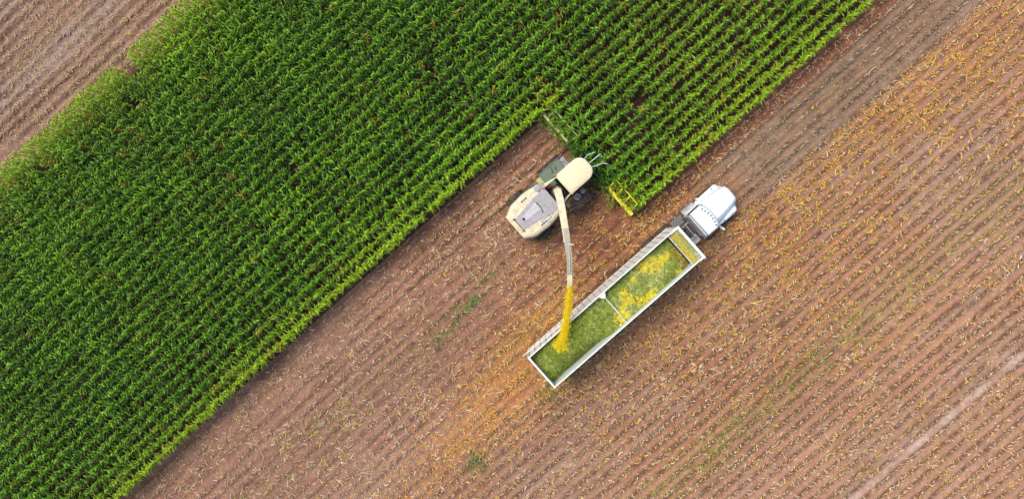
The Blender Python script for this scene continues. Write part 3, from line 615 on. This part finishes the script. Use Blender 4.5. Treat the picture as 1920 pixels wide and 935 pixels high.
# steps, tanks, boxes and deck behind the cab
for sy in (1, -1):
    mb = MB(); mb.tube([(-.45, sy*.98, .78), (.55, sy*.98, .78)], .3, 20); mb.build('fuel_tank', alum, tk, .02)
    mb = MB(); mb.box(-.4, .5, sy*1.0-.14, sy*1.0+.14, 1.085, 1.115); mb.box(-.4, -.34, sy*1.0-.14, sy*1.0+.14, .5, 1.08); mb.build('tank_step', alum, tk, .005)
mb = MB(); mb.box(-1.55, -.62, .52, 1.12, .55, 1.0); mb.build('battery_box', dsteel, tk, .03)
mb = MB(); mb.box(-1.5, -.65, -1.10, -.5, .55, 1.02); mb.build('tool_box', alum, tk, .03)
mb = MB()
for k in range(9): x = -1.55+.115*k; mb.box(x, x+.07, -.5, .5, 1.04, 1.07)
mb.build('deck_plate', dsteel, tk, .005)
mb = MB()
for k in range(3): mb.tube([(-.55, .2-.2*k, 1.9), (-.85, .25-.22*k, 1.55), (-1.15, .1-.16*k, 1.45), (-1.6, .12-.1*k, 1.7), (-1.79, .1-.1*k, 1.8)], .022, 6)
mb.build('air_hoses', dark, tk)
mb = MB(); mb.box(-1.0, -.95, -.5, .5, 1.9, 1.95); mb.box(-1.0, -.95, -.5, -.45, 1.07, 1.9); mb.box(-1.0, -.95, .45, .5, 1.07, 1.9); mb.build('hose_rack', alum, tk)
mb = MB(); mb.lathe_z(-1.2, -.3, [(1.08, .14), (1.5, .14), (1.54, .08)], 14); mb.lathe_z(-1.2, .28, [(1.08, .14), (1.45, .14), (1.5, .08)], 14); mb.build('air_tank', dark, tk)
mb = MB(); mb.tube([(-.7, -.7, 1.1), (-1.1, -.55, 1.35), (-1.7, -.6, 1.3)], .03, 6); mb.tube([(-.62, .45, 1.5), (-1.3, .35, 1.25), (-1.75, .48, 1.4)], .03, 6); mb.build('cable', lav2, tk)
mb = MB(); mb.tube([(-.66, .78, .9), (-.66, .78, 2.75)], .065, 12); mb.build('exhaust_stack', dsteel, tk)
mb = MB(); mb.lathe_z(-2.6, 0, [(1.05, .45), (1.13, .45)], 24); mb.build('fifth_wheel', dark, tk)
for x, w_ in ((1.62, .30),):
    for sy in (1, -1): tyre('wheel', x, sy*1.0, .5, w_, tk, 24)
for x in (-2.1, -3.4):
    for sy in (1, -1): tyre('wheel', x, sy*.95, .5, .56, tk, 24)
# ================================================================== trailer
tr = thing('silage_trailer', .95, 7.12, 'long white open top silage trailer divided in two and half filled with chopped maize', 'trailer')
# local: x from -6.25 (tail) to 6.25 (nose); y: +1.27 is the harvester side
XT, XN, YW, ZB, ZR = -6.25, 6.22, 1.27, 1.15, 3.98
mb = MB(); mb.box(XT, XN, -YW, YW, ZB-.1, ZB); mb.build('floor', steel, tr)
for sy in (1, -1):
    mb = MB(); yo = sy*YW; yi = sy*(YW-.05)
    mb.box(XT, XN, min(yo, yi), max(yo, yi), ZB+.002, ZR-.08); sw_ = mb.build('side_wall', twhite, tr)
    mb = MB(); mb.box(XT+.02, XN-.3, sy*(YW-.056)-.004, sy*(YW-.056)+.004, ZB+.1, ZR-.1); mb.build('inner_lining', tin, sw_)
    for k in range(27):
        x = XT+.06+k*(XN-XT-.12)/26; mb = MB(); mb.box(x-.022, x+.022, min(yo, yo+sy*.05), max(yo, yo+sy*.05), ZB-.05, ZR-.09); mb.build('side_post', postm, sw_)
    mb = MB(); mb.box(XT, XN, min(yo+sy*.02, yi-sy*.012), max(yo+sy*.02, yi-sy*.012), ZR-.078, ZR); mb.build('top_rail', twhite, tr, .012)
    mb = MB(); mb.box(XT-.12, XN, sy*(YW-.02)-.06, sy*(YW-.02)+.06, ZB-.28, ZB-.105); mb.build('bottom_rail', twhite, tr, .01)
# long tarp pole hanging along the harvester side, projecting behind the tail
mb = MB(); mb.tube([(XT-.32, YW+.22, 3.3), (XT+3.5, YW+.13, 3.35)], .035, 8); mb.build('tarp_pole', twhite, tr)
# tail gate
mb = MB(); mb.box(XT-.06, XT-.002, -YW-.04, YW+.04, ZB, ZR-.06)
tg = mb.build('tail_gate', twhite, tr)
mb = MB(); mb.box(XT-.08, XT+.04, -YW-.05, YW+.05, ZR-.058, ZR+.004); mb.build('tail_rail', twhite, tg, .012)
mb = MB(); mb.tube([(XT-.10, .9, 3.0), (XT-.14, 0, 3.1), (XT-.14, -.95, 3.3)], .02, 6)
for yy in (-1.1, -.55, 0, .55, 1.1): mb.box(XT-.10, XT-.062, yy-.03, yy+.03, ZB, ZR-.1)
mb.build('gate_brace', twhite, tg)
# nose wall with high board and inner ledge
mb = MB(); mb.box(XN+.002, XN+.06, -YW, YW, ZB, ZR+.1); nw = mb.build('nose_wall', twhite, tr)
mb = MB(); mb.box(XN-.06, XN+.12, -YW-.05, YW+.05, ZR+.102, ZR+.18); mb.build('nose_rail', twhite, nw, .012)
mb = MB(); mb.loft([[(XN-.72, y, ZR-.30) for y in (-YW+.06, YW-.06)]+[(XN-.72, y, ZR-.34) for y in (YW-.06, -YW+.06)], [(XN-.005, y, ZR-.02) for y in (-YW+.06, YW-.06)]+[(XN-.005, y, ZR-.06) for y in (YW-.06, -YW+.06)]]); mb.build('nose_board', tin, nw)
mb = MB(); mb.box(XN-.765, XN-.725, -YW+.055, YW-.055, ZR-.36, ZR-.22); mb.build('cross_bar', twhite, tr, .01)
mb = MB(); mb.prism([(XN-.55, YW-.1), (XN-.02, YW-.1), (XN-.02, YW+.04), (XN-.3, YW+.04)], ZR+.002, ZR+.03); mb.prism([(XN-.55, -YW+.1), (XN-.02, -YW+.1), (XN-.02, -YW-.04), (XN-.3, -YW-.04)], ZR+.002, ZR+.03); mb.build('corner_gusset', twhite, tr)
# divider frame in the middle
XD = -.1
mb = MB(); mb.tube([(XD, YW-.06, ZR-.06), (XD+.02, .5, ZR-.16), (XD+.03, -.2, ZR-.30), (XD, -YW+.06, ZR-.42)], .028, 8)
mb.prism([(XD-.28, YW-.08), (XD+.24, YW-.08), (XD+.06, YW-.36), (XD-.08, YW-.36)], ZR-.075, ZR-.04); mb.build('divider_bar', twhite, tr)
mb = MB(); mb.box(XD-.02, XD+.02, -YW+.07, YW-.07, ZB, ZR-.5); mb.build('divider_wall', tin, tr)
mb = MB(); mb.box(XT+.3, XN-3.2, .4, .55, .72, 1.05); mb.box(XT+.3, XN-3.2, -.55, -.4, .72, 1.05); mb.build('chassis', dark, tr)
for x in (-5.2, -3.9):
    for sy in (1, -1): tyre('wheel', x, sy*.95, .5, .56, tr, 24)
for sy in (1, -1):
    mb = MB(); mb.box(XT+.25, XT+3.2, sy*.95-.34, sy*.95+.34, 1.04, 1.065) if False else mb.box(XT+.25, XT+3.2, sy*1.2-.02, sy*1.2+.02, .6, .9)
    mb.build('wheel_flap', dark, tr)
for sy in (1, -1):
    mb = MB(); mb.box(3.0, 3.12, sy*.7-.05, sy*.7+.05, .25, 1.05); mb.box(2.9, 3.22, sy*.7-.14, sy*.7+.14, .2, .25); mb.build('landing_leg', steel, tr)
# ------------------------------------------------------------------ silage loads
silage_m = attr_mat('chopped_maize', .9, .15, nscale=14, namt=.45, bump=.9)
def TL(x, y): return .95+x, 7.12-y        # trailer local -> field frame
def load_h(x, y):
    z = 3.42-.10*(y/1.2)**2+.16*(fbm(x, y, 1.3, 90)-.5)+.07*(fbm(x, y, .3, 91)-.5)
    z = z-1.15*np.exp(-((y+1.35)/.55)**2)*sm(-x, 1.2, 2.6)*(1-.55*sm(-x, 5, 6.2))     # hollow by the far wall of the rear bay
    z = z-.35*np.exp(-((y+1.3)/.4)**2)*sm(x, 2.5, 4)
    z = z+.22*np.exp(-((x+4.35)/.6)**2-((y-.3)/.5)**2)-.12*sm(-x, 4.8, 6.2)
    z = z-.25*sm(x, 4.6, 5.6)
    return z
def ycol(x, y):
    n = fbm(x, y, .16, 93, 3); n2 = fbm(x, y, .9, 94)
    c = np.zeros(x.shape+(3,)); c[:] = (.25, .31, .06); c = lerp(c, (.42, .45, .15), sm(n2, .4, .7)*.8)
    c = lerp(c, (.16, .22, .022), (1-sm(x, -3, 0))*.6)
    yel = 0
    for cx, cy, sx_, sy_, rt in ((3.0, .62, .75, .26, -.9), (1.05, .32, .25, .2, .2), (.55, -.35, .62, .24, .8), (1.1, -.28, .55, .24, -.9), (.05, -.7, .3, .38, 0), (-.4, -.75, .26, .36, .2), (2.2, -.95, .5, .22, .1), (3.5, .25, .45, .2, -.6), (4.6, -1.0, .25, .16, 0), (2.0, .55, .3, .18, .3), (4.3, .3, .5, .3, 0), (1.7, -.9, .5, .2, 0), (3.4, .75, .4, .3, 0), (-4.35, .45, .3, .45, .3)):
        dx, dy = x-cx, y-cy; a = dx*math.cos(rt)+dy*math.sin(rt); b = -dx*math.sin(rt)+dy*math.cos(rt)
        yel = yel+np.exp(-(a/sx_)**2-(b/sy_)**2)
    yel = sm(np.clip(yel*1.25, 0, 1.2)*(1+3.4*(n-.5)+.5*(n2-.5)), .08, 1.05); c = lerp(c, (.86, .62, .03), yel*np.clip(.25+1.1*rng.random(x.shape), 0, .95))
    c = lerp(c, (.36, .19, .03), sm(x, 4.4, 5.4)*.55*(1-sm(y, -.2, 1.2)))
    return c*(1+1.1*(n-.5))[..., None]
def load(name, x0, x1, label):
    xs = np.arange(x0, x1+.02, .035); ys = np.linspace(-1.205, 1.205, 70); XX, YY = np.meshgrid(xs, ys, indexing='ij')
    Z = load_h(XX, YY)+rng.normal(0, .012, XX.shape); C = np.clip(ycol(XX, YY), 0, .85)
    a, b = XX.shape; idx = np.arange(a*b).reshape(a, b); f = np.stack([idx[:-1, :-1], idx[1:, :-1], idx[1:, 1:], idx[:-1, 1:]], -1).reshape(-1, 4)
    top = np.stack([XX, YY, Z], -1).reshape(-1, 3); bot = top.copy(); bot[:, 2] = 1.16
    rim = np.concatenate([idx[:, 0], idx[-1, 1:], idx[-2::-1, -1], idx[0, -2:0:-1]]); r2 = np.roll(rim, -1); N = a*b
    side = np.stack([rim, rim+N, r2+N, r2], -1)
    V = np.concatenate([top, bot]); Cc = np.concatenate([C.reshape(-1, 3)]*2)
    # chopped bits on top
    n = int((x1-x0)*2.4*420); cx = rng.uniform(x0+.03, x1-.03, n); cy = rng.uniform(-1.17, 1.17, n); cz = load_h(cx, cy)
    cc = np.clip(ycol(cx, cy)*rng.uniform(.5, 1.9, n)[:, None], 0, .85); aa = rng.random(n)*6.28; ll = rng.uniform(.02, .05, n); ww = rng.uniform(.008, .02, n); ti = rng.normal(0, .5, n)
    q = []
    for s1, s2 in ((-1, -1), (1, -1), (1, 1), (-1, 1)):
        q.append(np.stack([cx+s1*ll*np.cos(aa)-s2*ww*np.sin(aa), cy+s1*ll*np.sin(aa)+s2*ww*np.cos(aa), cz+.02+s1*ll*ti*.6+s2*ww*.4], -1))
    Q = np.stack(q, 1).reshape(-1, 3); fb = np.arange(4*n).reshape(n, 4)+len(V)
    V = np.concatenate([V, Q]); Cc = np.concatenate([Cc, np.repeat(cc, 4, 0)]); F = np.concatenate([f, side, fb])
    uu, vv = TL(0, 0); ox, oy = U2W(uu, vv)
    o = link(name, mesh_np(name, V, F, silage_m, Cc)); o.location = (ox, oy, 0); o.rotation_euler = (0, 0, TH)
    return tag(o, label, 'silage load')
load('silage_load', XT+.01, XD-.025, 'dark green chopped maize filling the rear bay of the trailer under the falling stream')
load('silage_load', XD+.025, XN-.80, 'green chopped maize streaked with yellow filling the front bay behind the truck')
# strip of yellow silage lying on the nose board
n = 5200; cx = rng.uniform(XN-.70, XN-.03, n); cy = np.clip(rng.normal(.1, .75, n), -1.18, 1.18); t = (cx-(XN-.72))/.715; cz = ZR-.30+t*.28
yy_ = np.exp(-((t-.34-.12*np.sin(cy*3))/.24)**2)*(.4+.9*vnoise(cx, cy, .22, 99)); kp = rng.random(n) < .35+.65*yy_; cx, cy, cz, yy_ = cx[kp], cy[kp], cz[kp], yy_[kp]; n = len(cx)
cc = np.where((rng.random(n) < yy_*.9)[:, None], np.array([.78, .60, .06]), np.array([.40, .42, .14]))*rng.uniform(.55, 1.1, n)[:, None]
aa = rng.random(n)*6.28; ll = rng.uniform(.02, .05, n); ww = rng.uniform(.01, .022, n)
Q = np.stack([np.stack([cx+s1*ll*np.cos(aa)-s2*ww*np.sin(aa), cy+s1*ll*np.sin(aa)+s2*ww*np.cos(aa), cz+.025+.03*yy_*rng.random(n)+.38*s1*ll*np.cos(aa)], -1) for s1, s2 in ((-1, -1), (1, -1), (1, 1), (-1, 1))], 1)
ox, oy = U2W(*TL(0, 0))
o = link('spilled_silage', mesh_np('spilled_silage', Q, np.arange(4*n).reshape(n, 4), silage_m, np.repeat(cc, 4, 0))); o.location = (ox, oy, 0); o.rotation_euler = (0, 0, TH)
tag(o, 'yellow chopped maize spilled on the front ledge of the trailer', 'silage', kind='stuff')
# ------------------------------------------------------------------ the stream from spout to trailer
A = np.array([2.5-2.86, -.9+5.02, 4.86]); B = np.array([-3.45, 6.75, 3.42])       # field frame (u, v, z)
n = 38000; t = rng.random(n)**.85; c = A[None]+(B-A)[None]*t[:, None]; c[:, 2] = A[2]+(B[2]-A[2])*t**1.7
c[:, :2] += np.stack([np.sin(t*2.6)*.10, np.sin(t*2.6)*.08], 1)
sd_ = (.11+.15*t+.20*sm(t, .7, 1))[:, None]
off = rng.normal(0, 1, (n, 3)); off /= np.maximum(np.linalg.norm(off, axis=1, keepdims=True), .3); c = c+off*sd_*np.array([1, .75, .75])*(np.abs(rng.normal(0, .62, (n, 1))))*1.15
stray = rng.random(n) < .06; c[stray] += rng.normal(0, .17, (stray.sum(), 3))
a1 = rng.normal(0, 1, (n, 3)); a1 /= np.linalg.norm(a1, axis=1, keepdims=True); a1 += ((B-A)/np.linalg.norm(B-A))*1.2; a1 /= np.linalg.norm(a1, axis=1, keepdims=True)
a2 = np.cross(a1, rng.normal(0, .45, (n, 3))+np.array([0, 0, 1])); a2 /= np.linalg.norm(a2, axis=1, keepdims=True)
ll = rng.uniform(.015, .045, (n, 1)); ww = rng.uniform(.005, .011, (n, 1))
Q = np.stack([c+s1*a1*ll+s2*a2*ww for s1, s2 in ((-1, -1), (1, -1), (1, 1), (-1, 1))], 1)
x, y = U2W(Q[..., 0], Q[..., 1]); cc = np.where((rng.random(n) < .85)[:, None], np.array([1.0, .77, .02]), np.array([.95, .80, .06]))*rng.uniform(.75, 1.1, n)[:, None]
stream_m = attr_mat('flying_chop', .7, .2, transl=.35)
o = link('silage_stream', mesh_np('silage_stream', np.stack([x, y, Q[..., 2]], -1), np.arange(4*n).reshape(n, 4), stream_m, np.repeat(np.clip(cc, 0, .95), 4, 0)))
tag(o, 'bright yellow stream of chopped maize blown from the spout into the trailer', 'silage stream', kind='stuff')
